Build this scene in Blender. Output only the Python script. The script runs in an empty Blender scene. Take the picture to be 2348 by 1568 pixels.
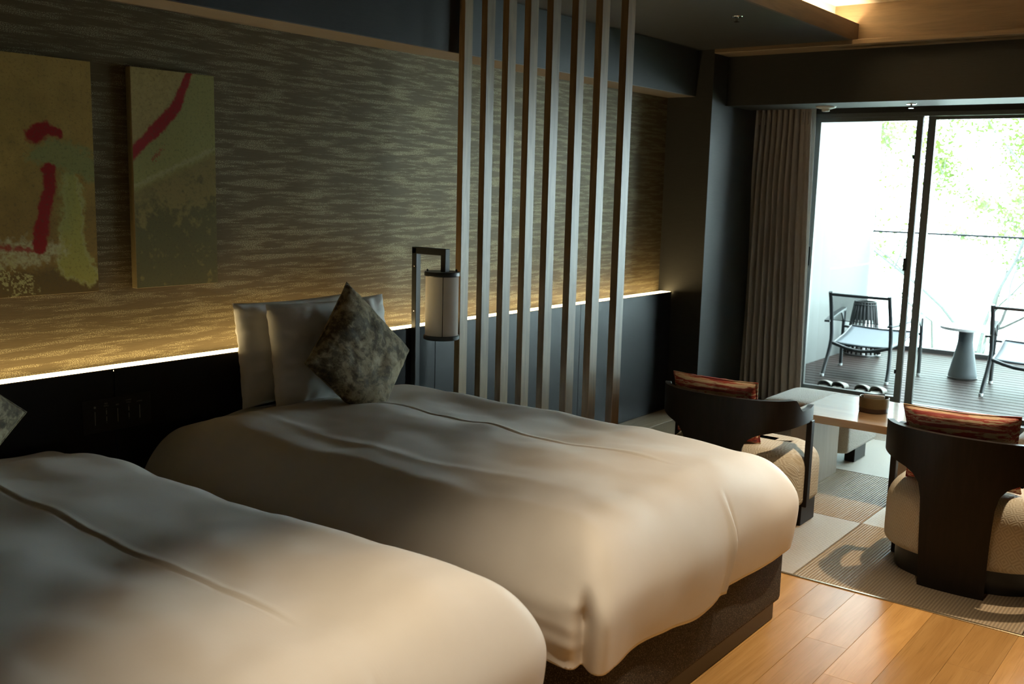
import bpy, bmesh, math, random
import numpy as np
from mathutils import Vector, Matrix, Euler, noise
random.seed(7)
R = math.radians
scene = bpy.context.scene
COL = scene.collection

# ------------------------------------------------------------------ camera
IMG_W, IMG_H, FPX = 2348, 1568, 2293.54
YAW, PITCH, ROLL, CAM_Z = R(37.527), R(8.880), R(1.469), 1.55
_f = Vector((math.cos(YAW) * math.cos(PITCH), math.sin(YAW) * math.cos(PITCH), -math.sin(PITCH)))
_r = Vector((math.sin(YAW), -math.cos(YAW), 0))
_u = _r.cross(_f)
_r2 = _r * math.cos(ROLL) + _u * math.sin(ROLL)
_u2 = _u * math.cos(ROLL) - _r * math.sin(ROLL)
cam_data = bpy.data.cameras.new('camera')
cam = bpy.data.objects.new('camera', cam_data)
COL.objects.link(cam)
cam_data.sensor_width = 36
cam_data.lens = FPX * 36 / IMG_W
cam_data.clip_start = .05
cam_data.clip_end = 300
m = Matrix((_r2, _u2, -_f)).transposed().to_4x4()
m.translation = (0, 0, CAM_Z)
cam.matrix_world = m
scene.camera = cam
cam_data.dof.use_dof = True
cam_data.dof.focus_distance = 3.9
cam_data.dof.aperture_fstop = 5.0

# ------------------------------------------------------------------ world, view
SKY_STRENGTH = 18.0
world = bpy.data.worlds.new('world')
scene.world = world
world.use_nodes = True
bg = world.node_tree.nodes.get('Background') or world.node_tree.nodes.new('ShaderNodeBackground')
bg.inputs['Color'].default_value = (.80, .93, 1.0, 1)
bg.inputs['Strength'].default_value = SKY_STRENGTH
scene.view_settings.view_transform = 'Standard'
scene.view_settings.look = 'None'
scene.view_settings.exposure = 0.12
scene.view_settings.gamma = 1.0
scene.view_settings.use_curve_mapping = False
scene.cycles.use_denoising = True
scene.cycles.max_bounces = 10
scene.cycles.diffuse_bounces = 5
scene.cycles.transparent_max_bounces = 24
scene.cycles.sample_clamp_indirect = 6
scene.cycles.caustics_reflective = False
scene.cycles.caustics_refractive = False

# lamp strengths (each lamp is built with its fitting further down)
WARM = (1.0, .78, .52)
P_COVE, P_HEAD, P_BED, P_LIVING = 60.0, 10.5, 102.0, 220.0

# ------------------------------------------------------------------ node helpers
def nd(nt, kind, **kw):
    n = nt.nodes.new('ShaderNode' + kind)
    for k, v in kw.items():
        if hasattr(n, k) and k not in n.inputs:
            setattr(n, k, v)
        else:
            s = n.inputs[k]
            if isinstance(v, bpy.types.NodeSocket):
                nt.links.new(v, s)
            else:
                s.default_value = v
    return n

def val(nt, op, a, b=0.0, c=None):
    n = nt.nodes.new('ShaderNodeMath')
    n.operation = op
    for i, v in enumerate((a, b) if c is None else (a, b, c)):
        if isinstance(v, bpy.types.NodeSocket):
            nt.links.new(v, n.inputs[i])
        else:
            n.inputs[i].default_value = v
    return n.outputs[0]

def c4(c):
    return (c[0], c[1], c[2], 1)

def mixc(nt, fac, a, b, blend='MIX'):
    n = nt.nodes.new('ShaderNodeMix')
    n.data_type = 'RGBA'
    n.blend_type = blend
    for s, v in ((n.inputs[0], fac), (n.inputs[6], a), (n.inputs[7], b)):
        if isinstance(v, bpy.types.NodeSocket):
            nt.links.new(v, s)
        elif isinstance(v, (int, float)):
            s.default_value = v
        else:
            s.default_value = c4(v)
    return n.outputs[2]

def ramp(nt, fac, stops):
    n = nt.nodes.new('ShaderNodeValToRGB')
    nt.links.new(fac, n.inputs[0])
    e = n.color_ramp.elements
    while len(e) < len(stops):
        e.new(.5)
    for i, (p, c) in enumerate(stops):
        e[i].position = p
        e[i].color = c4(c) if not isinstance(c, (int, float)) else (c, c, c, 1)
    return n.outputs[0]

def coords(nt, scale=(1, 1, 1), rand=False, rot=(0, 0, 0)):
    tc = nt.nodes.new('ShaderNodeTexCoord')
    o = tc.outputs['Object']
    if rand:
        oi = nt.nodes.new('ShaderNodeObjectInfo')
        ad = nt.nodes.new('ShaderNodeVectorMath')
        ad.operation = 'ADD'
        cb = nd(nt, 'CombineXYZ', X=val(nt, 'MULTIPLY', oi.outputs['Random'], 37.0),
                Y=val(nt, 'MULTIPLY', oi.outputs['Random'], 91.0), Z=val(nt, 'MULTIPLY', oi.outputs['Random'], 13.0))
        nt.links.new(o, ad.inputs[0])
        nt.links.new(cb.outputs[0], ad.inputs[1])
        o = ad.outputs[0]
    mp = nt.nodes.new('ShaderNodeMapping')
    nt.links.new(o, mp.inputs[0])
    mp.inputs['Scale'].default_value = scale
    mp.inputs['Rotation'].default_value = rot
    return mp.outputs[0]

def noi(nt, vec, scale=5, detail=3, rough=.5, dist=0):
    n = nd(nt, 'TexNoise', Vector=vec, Scale=scale, Detail=detail, Roughness=rough, Distortion=dist)
    return n.outputs[0]

def bump(nt, bs, h, strength=.3, dist=.01):
    b = nd(nt, 'Bump', Strength=strength, Distance=dist, Height=h)
    nt.links.new(b.outputs[0], bs.inputs['Normal'])

MATS = {}
def mat(name, base=(.5, .5, .5), rough=.5, metal=0., spec=.5, build=None):
    mt = bpy.data.materials.new(name)
    mt.use_nodes = True
    nt = mt.node_tree
    bs = nt.nodes.get('Principled BSDF')
    bs.inputs['Base Color'].default_value = c4(base)
    bs.inputs['Roughness'].default_value = rough
    bs.inputs['Metallic'].default_value = metal
    bs.inputs['Specular IOR Level'].default_value = spec
    if build:
        build(nt, bs)
    MATS[name] = mt
    return mt

def setc(nt, bs, sock, name='Base Color'):
    nt.links.new(sock, bs.inputs[name])

# ------------------------------------------------------------------ materials
def _fine(scale=60, amt=.12, bstr=.1, bdist=.002):
    def f(nt, bs):
        v = coords(nt)
        n = noi(nt, v, scale, 3)
        b = list(bs.inputs['Base Color'].default_value)[:3]
        setc(nt, bs, mixc(nt, n, [c * (1 - amt) for c in b], [min(1, c * (1 + amt)) for c in b]))
        bump(nt, bs, n, bstr, bdist)
    return f

def _wallpaper(nt, bs):
    big = noi(nt, coords(nt, (1.9, 1, 24.0)), 2.0, 5, .66, .05)   # short brushed blotches
    grain = noi(nt, coords(nt, (2.2, 2, 70)), 6, 3, .6)           # fine horizontal streaks
    fl = noi(nt, coords(nt, (60, 60, 110)), 4, 2, .7)
    patch = ramp(nt, big, [(.48, 0.0), (.56, 1.0)])
    flake = val(nt, 'MULTIPLY', ramp(nt, fl, [(.50, 0.), (.60, 1.)]), patch)
    basec = mixc(nt, grain, (.072, .053, .029), (.115, .085, .047))
    basec = mixc(nt, val(nt, 'MULTIPLY', patch, .10), basec, (.145, .115, .072))
    setc(nt, bs, mixc(nt, flake, basec, (.35, .305, .185)))
    setc(nt, bs, val(nt, 'MULTIPLY', flake, .55), 'Metallic')
    setc(nt, bs, val(nt, 'ADD', .42, val(nt, 'MULTIPLY', grain, .12)), 'Roughness')
    h = val(nt, 'ADD', grain, val(nt, 'MULTIPLY', fl, patch))
    bs.inputs['Specular Tint'].default_value = (1.0, .90, .52, 1)
    bump(nt, bs, h, .22, .003)

def _darkcloth(nt, bs):
    g = noi(nt, coords(nt, (3, 3, 90)), 5, 3, .6)
    b = list(bs.inputs['Base Color'].default_value)[:3]
    setc(nt, bs, mixc(nt, g, [c * .65 for c in b], [c * 1.35 for c in b]))
    bump(nt, bs, g, .12, .002)

def _wood(axis, light, dark, freq=1.0, rough=.3, rand=True, bstr=.05):
    def f(nt, bs):
        sc = [9 * freq, 9 * freq, 9 * freq]
        sc[axis] = .9 * freq
        v = coords(nt, sc, rand)
        fig = noi(nt, v, 1.6, 4, .55, 1.6)
        sc2 = [120, 120, 120]
        sc2[axis] = 3
        por = noi(nt, coords(nt, sc2, rand), 2, 2, .6)
        col = ramp(nt, fig, [(.3, dark), (.5, [(a + b) / 2 for a, b in zip(light, dark)]), (.68, light)])
        col = mixc(nt, val(nt, 'MULTIPLY', ramp(nt, por, [(.55, 0.), (.75, 1.)]), .35), col, [c * .45 for c in dark])
        if rand:
            oi = nt.nodes.new('ShaderNodeObjectInfo')
            hs = nd(nt, 'HueSaturation', Color=col, Value=val(nt, 'ADD', .82, val(nt, 'MULTIPLY', oi.outputs['Random'], .36)))
            col = hs.outputs[0]
        setc(nt, bs, col)
        bump(nt, bs, por, bstr, .001)
    return f

def _tatami(axis):
    """ribs repeat along `axis`; same rush colour for every mat, the sheen follows the weave"""
    def f(nt, bs):
        tc = nt.nodes.new('ShaderNodeTexCoord')
        sp = nd(nt, 'SeparateXYZ', Vector=tc.outputs['Object'])
        rib = val(nt, 'DIVIDE', val(nt, 'PINGPONG', sp.outputs[axis], .0062), .0062)
        nn = noi(nt, coords(nt, (1, 1, 1)), 130, 2)
        k = val(nt, 'MULTIPLY_ADD', nn, .35, val(nt, 'MULTIPLY', rib, .75))
        setc(nt, bs, mixc(nt, k, (.20, .15, .10), (.48, .375, .25)))
        bs.inputs['Anisotropic'].default_value = TAT_ANISO
        # the rush strands lie across the ribs, so the highlight spreads along the ribs
        t = nd(nt, 'CombineXYZ', X=0.0 if axis == 0 else 1.0, Y=1.0 if axis == 0 else 0.0, Z=0.0)
        nt.links.new(t.outputs[0], bs.inputs['Tangent'])
        bump(nt, bs, rib, .6, .003)
    return f
TAT_ANISO = .9

def _duvet(nt, bs):
    tc = nt.nodes.new('ShaderNodeTexCoord')
    sp = nd(nt, 'SeparateXYZ', Vector=tc.outputs['Object'])
    s = val(nt, 'SINE', val(nt, 'MULTIPLY', sp.outputs[0], 700.0))
    n = noi(nt, coords(nt), 14, 2)
    setc(nt, bs, mixc(nt, n, (.80, .775, .74), (.84, .82, .79)))
    bump(nt, bs, val(nt, 'MULTIPLY', s, .5), .05, .0008)

def _velvet(nt, bs):
    big = noi(nt, coords(nt, (1, 1, 1)), 9, 5, .66, .8)
    sm = noi(nt, coords(nt, (1, 1, 1)), 42, 4, .7, .4)
    k = val(nt, 'ADD', val(nt, 'MULTIPLY', big, .62), val(nt, 'MULTIPLY', sm, .38))
    setc(nt, bs, ramp(nt, k, [(.36, (.035, .025, .015)), (.46, (.12, .09, .05)), (.52, (.30, .235, .14)), (.62, (.46, .38, .25))]))
    bs.inputs['Sheen Weight'].default_value = .5
    bs.inputs['Sheen Roughness'].default_value = .4
    bs.inputs['Sheen Tint'].default_value = (.7, .65, .45, 1)
    bump(nt, bs, k, .5, .008)

def _redstripe(nt, bs):
    v = coords(nt, (1.1, 24, 42))
    a = noi(nt, v, 1.3, 5, .65, .5)
    b = noi(nt, coords(nt, (6, 90, 90)), 2, 3, .6)
    k = val(nt, 'ADD', val(nt, 'MULTIPLY', a, .75), val(nt, 'MULTIPLY', b, .25))
    setc(nt, bs, ramp(nt, k, [(.36, (.14, .05, .07)), (.43, (.34, .045, .035)), (.505, (.42, .07, .045)), (.53, (.68, .50, .32)), (.60, (.72, .57, .37)), (.66, (.40, .09, .08))]))
    bump(nt, bs, b, .2, .003)

def _diamond(nt, bs):
    tc = nt.nodes.new('ShaderNodeTexCoord')
    sp = nd(nt, 'SeparateXYZ', Vector=tc.outputs['Object'])
    hz = val(nt, 'ADD', sp.outputs[1], val(nt, 'MULTIPLY', sp.outputs[0], .55))
    vt = val(nt, 'ADD', sp.outputs[2], val(nt, 'MULTIPLY', sp.outputs[0], .8))
    a = val(nt, 'PINGPONG', hz, .02)
    b = val(nt, 'PINGPONG', vt, .03)
    d = val(nt, 'ADD', val(nt, 'DIVIDE', a, .02), val(nt, 'DIVIDE', b, .03))
    s = val(nt, 'MULTIPLY_ADD', val(nt, 'SINE', val(nt, 'MULTIPLY', d, 12.6)), .5, .5)
    n = noi(nt, coords(nt), 220, 2)
    k = val(nt, 'ADD', val(nt, 'MULTIPLY', s, .75), val(nt, 'MULTIPLY', n, .25))
    setc(nt, bs, mixc(nt, k, (.47, .40, .285), (.68, .63, .52)))
    bump(nt, bs, k, .35, .002)

def _boucle(nt, bs):
    n = noi(nt, coords(nt), 150, 2, .6)
    setc(nt, bs, mixc(nt, n, (.46, .41, .34), (.74, .70, .63)))
    bump(nt, bs, n, .8, .006)
    bs.inputs['Sheen Weight'].default_value = .5
    bs.inputs['Sheen Roughness'].default_value = .35

def _heather(nt, bs):
    n = noi(nt, coords(nt), 260, 2, .7)
    setc(nt, bs, ramp(nt, n, [(.35, (.035, .030, .026)), (.56, (.075, .064, .053)), (.70, (.30, .25, .18))]))
    bump(nt, bs, n, .5, .003)

def _curtain(nt, bs):
    n = noi(nt, coords(nt, (1, 1, .2)), 90, 3)
    setc(nt, bs, mixc(nt, n, (.34, .295, .265), (.47, .415, .38)))
    bump(nt, bs, n, .1, .002)

def _attr(nt, bs):
    a = nd(nt, 'VertexColor', layer_name='paint')
    n = noi(nt, coords(nt), 90, 4, .7)
    setc(nt, bs, mixc(nt, val(nt, 'MULTIPLY', ramp(nt, n, [(.52, 0.), (.66, 1.)]), .35), a.outputs[0], (.07, .06, .03)))
    bump(nt, bs, n, .15, .002)

def _paleplank(nt, bs):
    g = noi(nt, coords(nt, (2, 2, 60)), 4, 3, .6)
    setc(nt, bs, mixc(nt, g, (.105, .112, .107), (.14, .148, .142)))

mat('wallpaper', rough=.4, spec=.17, build=_wallpaper)
mat('dark_cloth', (.030, .029, .026), .55, spec=.4, build=_darkcloth)
mat('dark_ceiling', (.034, .031, .028), .5, spec=.45, build=_darkcloth)
mat('coffer_wood', rough=.5, build=_wood(1, (.27, .185, .105), (.20, .135, .075), 1.2, rand=False))
mat('coffer_paint', (.72, .66, .55), .7, build=_fine(30, .04))
mat('brown_fascia', rough=.5, build=_wood(0, (.12, .075, .045), (.07, .045, .028), 1.2, rand=False))
mat('rear_wall', (.15, .12, .092), .7, build=_fine(20, .1))
mat('headboard', (.0065, .0065, .0075), .34, spec=.28, build=_fine(120, .15, .03, .001))
mat('ledge', (.05, .035, .02), .5, build=_fine(60))
mat('slat_wood', rough=.36, spec=.5, build=_wood(2, (.22, .145, .070), (.13, .080, .036), 1.6))
mat('oak_floor', rough=.27, spec=.5, build=_wood(0, (.58, .33, .115), (.43, .225, .07), .8))
mat('subfloor', (.06, .04, .025), .8, build=_fine(20))
mat('border_wood', rough=.45, build=_wood(0, (.42, .33, .22), (.33, .25, .16), 1.0))
mat('tatami_cross', rough=.42, spec=.5, build=_tatami(0))
mat('tatami_along', rough=.42, spec=.5, build=_tatami(1))
mat('trim_metal', (.35, .28, .18), .25, .8, build=_fine(80, .08))
mat('duvet', rough=.58, spec=.35, build=_duvet)
mat('pillowcase', (.80, .78, .75), .6, spec=.3, build=_fine(25, .03, .03))
mat('mattress', (.78, .76, .72), .8, build=_fine(40, .05))
mat('bed_base', rough=.85, spec=.3, build=_heather)
mat('plinth_black', (.012, .012, .013), .28, build=_fine(60, .2, .02))
mat('velvet', rough=.75, spec=.3, build=_velvet)
mat('red_stripe', rough=.6, spec=.4, build=_redstripe)
mat('chair_wood', rough=.45, spec=.3, build=_wood(2, (.013, .009, .007), (.006, .0045, .0035), 2.0, rand=False, bstr=.12))
mat('diamond_cloth', rough=.75, spec=.3, build=_diamond)
mat('boucle', rough=.85, spec=.25, build=_boucle)
mat('table_wood', rough=.16, spec=.7, build=_wood(1, (.40, .25, .13), (.31, .18, .09), 1.2, rand=False))
mat('table_leg', rough=.3, spec=.5, build=_wood(2, (.27, .195, .13), (.22, .155, .10), 1.2, rand=False))
mat('curtain', rough=.8, spec=.2, build=_curtain)
mat('sheer', (.75, .77, .76), .8, build=_fine(60, .05))
mat('lamp_metal', (.016, .018, .019), .38, spec=.5, build=_fine(80, .15, .03))
mat('window_metal', (.16, .165, .155), .38, .35, build=_fine(90, .1, .03))
mat('window_dark', (.014, .014, .014), .4, build=_fine(90, .1, .03))
mat('bowl_green', (.16, .125, .055), .45, build=_fine(70, .12))
mat('bowl_brown', (.055, .03, .018), .4, build=_fine(70, .12))
mat('remote_white', (.72, .70, .64), .4, build=_fine(50, .05))
mat('remote_black', (.02, .02, .022), .35, build=_fine(50, .1))
mat('paint', rough=.7, spec=.2, build=_attr)
mat('canvas_edge', (.16, .12, .05), .7, build=_fine(70, .2))
mat('plate_black', (.004, .004, .004), .5, build=_fine(60, .1, .02))
mat('plate_print', (.30, .29, .27), .6, build=_fine(60, .05, .02))
mat('plastic_white', (.62, .62, .60), .4, build=_fine(50, .05))
mat('chrome', (.6, .6, .6), .2, 1., build=_fine(50, .05, .01))
mat('outdoor_metal', (.018, .023, .027), .4, build=_fine(80, .12, .03))
mat('outdoor_seat', (.085, .105, .12), .6, build=_fine(140, .12))
mat('cone_grey', (.045, .060, .069), .55, build=_fine(60, .1))
mat('white_top', (.82, .83, .83), .35, build=_fine(60, .03))
mat('deck', rough=.5, spec=.13, build=_wood(1, (.030, .0175, .0145), (.017, .0105, .009), 1.4))
mat('balcony_wall', rough=.7, build=_paleplank)
mat('balcony_white', (.75, .76, .75), .7, build=_fine(40, .04))
mat('slipper', (.26, .245, .22), .85, build=_fine(120, .15, .3))
mat('slipper_dark', (.05, .045, .042), .85, build=_fine(120, .15, .3))
mat('foot_clear', (.75, .78, .78), .3, build=_fine(60, .03))
mat('bark', (.07, .072, .068), .85, build=_fine(30, .3, .4, .01))
mat('ground', (.16, .19, .10), .9, build=_fine(3, .3, .4, .05))

def emis(name, col, strength):
    mt = bpy.data.materials.new(name)
    mt.use_nodes = True
    nt = mt.node_tree
    nt.nodes.clear()
    out = nt.nodes.new('ShaderNodeOutputMaterial')
    e = nd(nt, 'Emission', Strength=strength)
    e.inputs['Color'].default_value = c4(col)
    nt.links.new(e.outputs[0], out.inputs[0])
    MATS[name] = mt
emis('led_head', (1.0, .75, .36), P_HEAD)
emis('led_cove', (1.0, .74, .42), P_COVE)
emis('downlight_lens', (1.0, .8, .55), 12)

def mixmat(name, make):
    mt = bpy.data.materials.new(name)
    mt.use_nodes = True
    nt = mt.node_tree
    nt.nodes.clear()
    out = nt.nodes.new('ShaderNodeOutputMaterial')
    nt.links.new(make(nt), out.inputs[0])
    MATS[name] = mt

def sh_mix(nt, fac, a, b):
    n = nt.nodes.new('ShaderNodeMixShader')
    if isinstance(fac, bpy.types.NodeSocket):
        nt.links.new(fac, n.inputs[0])
    else:
        n.inputs[0].default_value = fac
    nt.links.new(a, n.inputs[1])
    nt.links.new(b, n.inputs[2])
    return n.outputs[0]

def _glass(nt):
    t = nd(nt, 'BsdfTransparent', Color=(.94, .985, .97, 1))
    g = nd(nt, 'BsdfGlossy', Color=(1, 1, 1, 1), Roughness=.0)
    f = nd(nt, 'Fresnel', IOR=1.35)
    return sh_mix(nt, f.outputs[0], t.outputs[0], g.outputs[0])
mixmat('glass', _glass)

def _sling(nt):
    t = nd(nt, 'BsdfTransparent', Color=(1, 1, 1, 1))
    d = nd(nt, 'BsdfDiffuse', Color=(.10, .125, .13, 1))
    return sh_mix(nt, .62, t.outputs[0], d.outputs[0])
mixmat('sling', _sling)

def _shade(nt):
    t = nd(nt, 'BsdfTranslucent', Color=(.86, .84, .80, 1))
    d = nd(nt, 'BsdfDiffuse', Color=(.84, .82, .78, 1))
    return sh_mix(nt, .45, d.outputs[0], t.outputs[0])
mixmat('lamp_shade', _shade)

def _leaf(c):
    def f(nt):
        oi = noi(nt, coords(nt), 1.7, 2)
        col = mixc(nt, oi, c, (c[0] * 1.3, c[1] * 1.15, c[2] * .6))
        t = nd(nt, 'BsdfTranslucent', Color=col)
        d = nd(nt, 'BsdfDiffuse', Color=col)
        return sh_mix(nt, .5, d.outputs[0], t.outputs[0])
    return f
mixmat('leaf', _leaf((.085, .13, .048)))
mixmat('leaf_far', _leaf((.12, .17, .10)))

# ------------------------------------------------------------------ mesh helpers
def mesh_obj(name, me, material, parent=None, smooth=True, loc=None):
    if material and not me.materials:
        me.materials.append(MATS[material])
    if smooth:
        for p in me.polygons:
            p.use_smooth = True
    o = bpy.data.objects.new(name, me)
    COL.objects.link(o)
    if parent:
        o.parent = parent
    if loc:
        o.location = loc
    return o

def obj(name, bm, material, parent=None, smooth=True, loc=None, sharp=40):
    bmesh.ops.recalc_face_normals(bm, faces=bm.faces)
    if smooth:
        a = R(sharp)
        for e in bm.edges:
            if len(e.link_faces) == 2 and e.calc_face_angle(0) > a:
                e.smooth = False
    me = bpy.data.meshes.new(name)
    bm.to_mesh(me)
    bm.free()
    return mesh_obj(name, me, material, parent, smooth, loc)

def tag(o, label, cat, group=None):
    o['label'] = label
    o['category'] = cat
    if group:
        o['group'] = group
    return o

def struct(o):
    o['kind'] = 'structure'
    return o

def thing(name, label, cat, loc=(0, 0, 0), rz=0, group=None):
    o = bpy.data.objects.new(name, None)
    o.empty_display_size = .1
    COL.objects.link(o)
    o.location = loc
    o.rotation_euler = (0, 0, rz)
    return tag(o, label, cat, group)

def copy_tree(o, parent=None):
    c = o.copy()
    COL.objects.link(c)
    c.parent = parent
    for ch in o.children:
        copy_tree(ch, c)
    return c

def bx(x0, x1, y0, y1, z0, z1, bev=0., seg=2, bm=None):
    b = bmesh.new()
    bmesh.ops.create_cube(b, size=1)
    for v in b.verts:
        v.co = Vector((x0 + (v.co.x + .5) * (x1 - x0), y0 + (v.co.y + .5) * (y1 - y0), z0 + (v.co.z + .5) * (z1 - z0)))
    if bev:
        bmesh.ops.bevel(b, geom=list(b.edges), offset=bev, segments=seg, profile=.5, affect='EDGES')
    return merge(bm, b)

def merge(bm, b):
    if bm is None:
        return b
    me = bpy.data.meshes.new('tmp')
    b.to_mesh(me)
    b.free()
    bm.from_mesh(me)
    bpy.data.meshes.remove(me)
    return bm

def surf(fn, nu, nv, close_u=False, bm=None):
    b = bm or bmesh.new()
    g = [[b.verts.new(fn(i / (nu if close_u else nu - 1), j / (nv - 1))) for j in range(nv)] for i in range(nu)]
    for i in range(nu if close_u else nu - 1):
        for j in range(nv - 1):
            k = (i + 1) % nu
            b.faces.new((g[i][j], g[k][j], g[k][j + 1], g[i][j + 1]))
    return b, g

def lathe(prof, n=32, bm=None, cx=0, cy=0, cap=True):
    b = bmesh.new()
    rings = []
    for r, z in prof:
        rings.append([b.verts.new((cx + r * math.cos(2 * math.pi * i / n), cy + r * math.sin(2 * math.pi * i / n), z)) for i in range(n)])
    for a, c in zip(rings, rings[1:]):
        for i in range(n):
            b.faces.new((a[i], a[(i + 1) % n], c[(i + 1) % n], c[i]))
    if cap:
        b.faces.new(rings[0])
        b.faces.new(rings[-1])
    return merge(bm, b)

def tube(pts, rad, n=10, bm=None, flat=1.0):
    b = bmesh.new()
    pts = [Vector(p) for p in pts]
    rads = rad if isinstance(rad, (list, tuple)) else [rad] * len(pts)
    rings = []
    t0 = (pts[1] - pts[0]).normalized()
    ref = Vector((0, 0, 1)) if abs(t0.z) < .9 else Vector((1, 0, 0))
    up = (ref - t0 * ref.dot(t0)).normalized()
    for i, p in enumerate(pts):
        t = (pts[min(i + 1, len(pts) - 1)] - pts[max(i - 1, 0)]).normalized()
        up = (up - t * up.dot(t)).normalized()
        sd = t.cross(up)
        rings.append([b.verts.new(p + (sd * math.cos(2 * math.pi * k / n) + up * math.sin(2 * math.pi * k / n) * flat) * rads[i]) for k in range(n)])
    for a, c in zip(rings, rings[1:]):
        for k in range(n):
            b.faces.new((a[k], a[(k + 1) % n], c[(k + 1) % n], c[k]))
    b.faces.new(rings[0])
    b.faces.new(rings[-1])
    return merge(bm, b)

def prism(pts, z0, z1, bm=None):
    b = bmesh.new()
    lo = [b.verts.new((x, y, z0)) for x, y in pts]
    hi = [b.verts.new((x, y, z1)) for x, y in pts]
    n = len(pts)
    for i in range(n):
        b.faces.new((lo[i], lo[(i + 1) % n], hi[(i + 1) % n], hi[i]))
    b.faces.new(lo)
    b.faces.new(hi)
    return merge(bm, b)

def rings_solid(rings, bm=None):
    """closed solid from a list of point loops of equal length"""
    b = bmesh.new()
    vs = [[b.verts.new(p) for p in r] for r in rings]
    n = len(vs[0])
    for a, c in zip(vs, vs[1:]):
        for i in range(n):
            b.faces.new((a[i], a[(i + 1) % n], c[(i + 1) % n], c[i]))
    b.faces.new(vs[0])
    b.faces.new(vs[-1])
    return merge(bm, b)

def sstep(a, b, x):
    t = min(1, max(0, (x - a) / (b - a)))
    return t * t * (3 - 2 * t)

def nz(x, y, z=0., s=1.):
    return noise.noise(Vector((x * s, y * s, z * s)))

# ================================================================== STRUCTURE
WY = 3.50          # bed wall face
PY = 3.385         # headboard panel face
CX = 6.25          # side of the column beside the window
CY = 3.16          # front of that column
BX = 6.455         # face of the beam over the window
WX = 7.20          # inner face of the window wall
ZC = 2.48          # dropped ceiling
XL, YR = -1.2, -1.05   # left and rear walls

floor = struct(obj('floor', bx(XL, WX + .02, YR, WY + .1, -.12, -.012), 'subfloor', smooth=False))
# oak planks, running along x (one plank per strip is cut where the photo shows a joint)
PW = .1465
joints = {0: 3.487, 1: 3.300, 2: 3.072, 3: 2.62, 4: 3.42, 5: 2.95}
plank_n = 0
for k in range(-2, 17):
    y1 = 1.335 - k * PW
    if y1 - PW < YR:
        break
    if k < 0:
        y1 = 1.335 - k * PW
    xs = [3.812]
    j = joints.get(k, 2.6 + random.random() * .9)
    while j > XL:
        xs.append(j)
        j -= random.uniform(1.0, 1.5)
    xs.append(XL)
    for a, b in zip(xs, xs[1:]):
        if a - b < .05:
            continue
        o = obj('plank', bx(b + .0003, a - .0003, y1 - PW + .0003, y1 - .0003, -.013, 0, .0006, 1), 'oak_floor', floor, smooth=False)
# planks under and beside the beds
o = obj('floorboard', bx(XL, 3.812, 1.335 + 2 * PW + .001, WY, -.013, -.0005), 'oak_floor', floor, smooth=False)
o = obj('edge_strip', bx(3.812, 3.826, YR, WY, -.012, .004, .002, 1), 'trim_metal', floor, smooth=False)
# half tatami mats, laid as a chequerboard
TS = .8605
tx = [3.826, 4.667, 5.528, 6.389, WX]
ty = [3.176 - TS * i for i in range(5)] + [YR]
for i in range(4):
    for j in range(5):
        nm = 'tatami_cross' if (i + j) % 2 == 1 else 'tatami_along'
        y_hi, y_lo = ty[j], ty[j + 1]
        # which row of mats: row 1 (j==1: 2.315..1.455) light at i==0
        nm = 'tatami_cross' if (i + j) % 2 == 1 else 'tatami_along'
        o = obj('tatami_mat', bx(tx[i] + .0015, tx[i + 1] - .0015, y_lo + .0015, y_hi - .0015, -.012, .002, .002, 1), nm, floor, smooth=False)
o = obj('border_board', bx(3.826, CX, 3.178, PY, -.012, .003, .001, 1), 'border_wood', floor, smooth=False)

wall_head = struct(obj('wall_head', bx(XL - .1, CX + .02, WY, WY + .12, -.1, 2.75), 'wallpaper', smooth=False))
struct(obj('wall_column', bx(CX, WX + .2, CY, WY + .12, -.1, 2.75), 'dark_cloth', smooth=False))
b = bx(WX, WX + .17, 2.87, CY + .02, -.1, 2.75)                    # pier left of the window
bx(WX, WX + .17, YR - .1, 2.87, 2.118, 2.75, bm=b)                 # above the window
bx(WX, WX + .17, YR - .1, .0, -.1, 2.118, bm=b)                    # right of the window
struct(obj('wall_window', b, 'dark_cloth', smooth=False))
struct(obj('wall_left', bx(XL - .1, XL, YR - .1, WY + .1, -.1, 2.8), 'rear_wall', smooth=False))
struct(obj('wall_rear', bx(XL - .1, WX + .17, YR - .1, YR, -.1, 2.8), 'rear_wall', smooth=False))

# ceiling: dropped dark ceiling with a lit coffer over the sitting area
FY = 2.237        # coffer edge
KX = 3.85         # coffer start
EX = 6.33         # coffer end wall
RY = -.60         # coffer edge on the rear side
b = bx(XL - .1, KX - .02, YR, WY, ZC, ZC + .03)
bx(KX - .02, EX + .2, FY + .02, WY, ZC, ZC + .03, bm=b)
bx(KX - .02, EX + .2, YR, RY - .02, ZC, ZC + .03, bm=b)
struct(obj('ceiling', b, 'dark_ceiling', smooth=False))
struct(obj('ceiling_coffer', bx(XL - .1, WX + .1, YR - .1, WY + .1, 2.702, 2.76), 'coffer_paint', smooth=False))
struct(obj('trim_1', bx(KX, EX, FY, FY + .02, ZC, 2.585), 'brown_fascia', smooth=False))       # fascia of the cove
struct(obj('trim_2', bx(KX, EX, 2.392, 2.42, ZC + .03, 2.702), 'coffer_paint', smooth=False))   # cove back
struct(obj('trim_3', bx(EX, EX + .03, YR, 2.40, 2.4525, 2.702), 'coffer_wood', smooth=False))   # coffer end wall
struct(obj('trim_4', bx(6.243, BX + .01, YR, CY, 2.4525, 2.482, .003, 1), 'coffer_wood', smooth=False))  # rail along the beam
struct(obj('trim_5', bx(KX - .02, KX, RY, FY, ZC, 2.585), 'brown_fascia', smooth=False))       # fascia, bed side
struct(obj('trim_10', bx(KX - .18, KX - .155, RY - .18, 2.42, ZC + .03, 2.702), 'coffer_paint', smooth=False))
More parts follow.
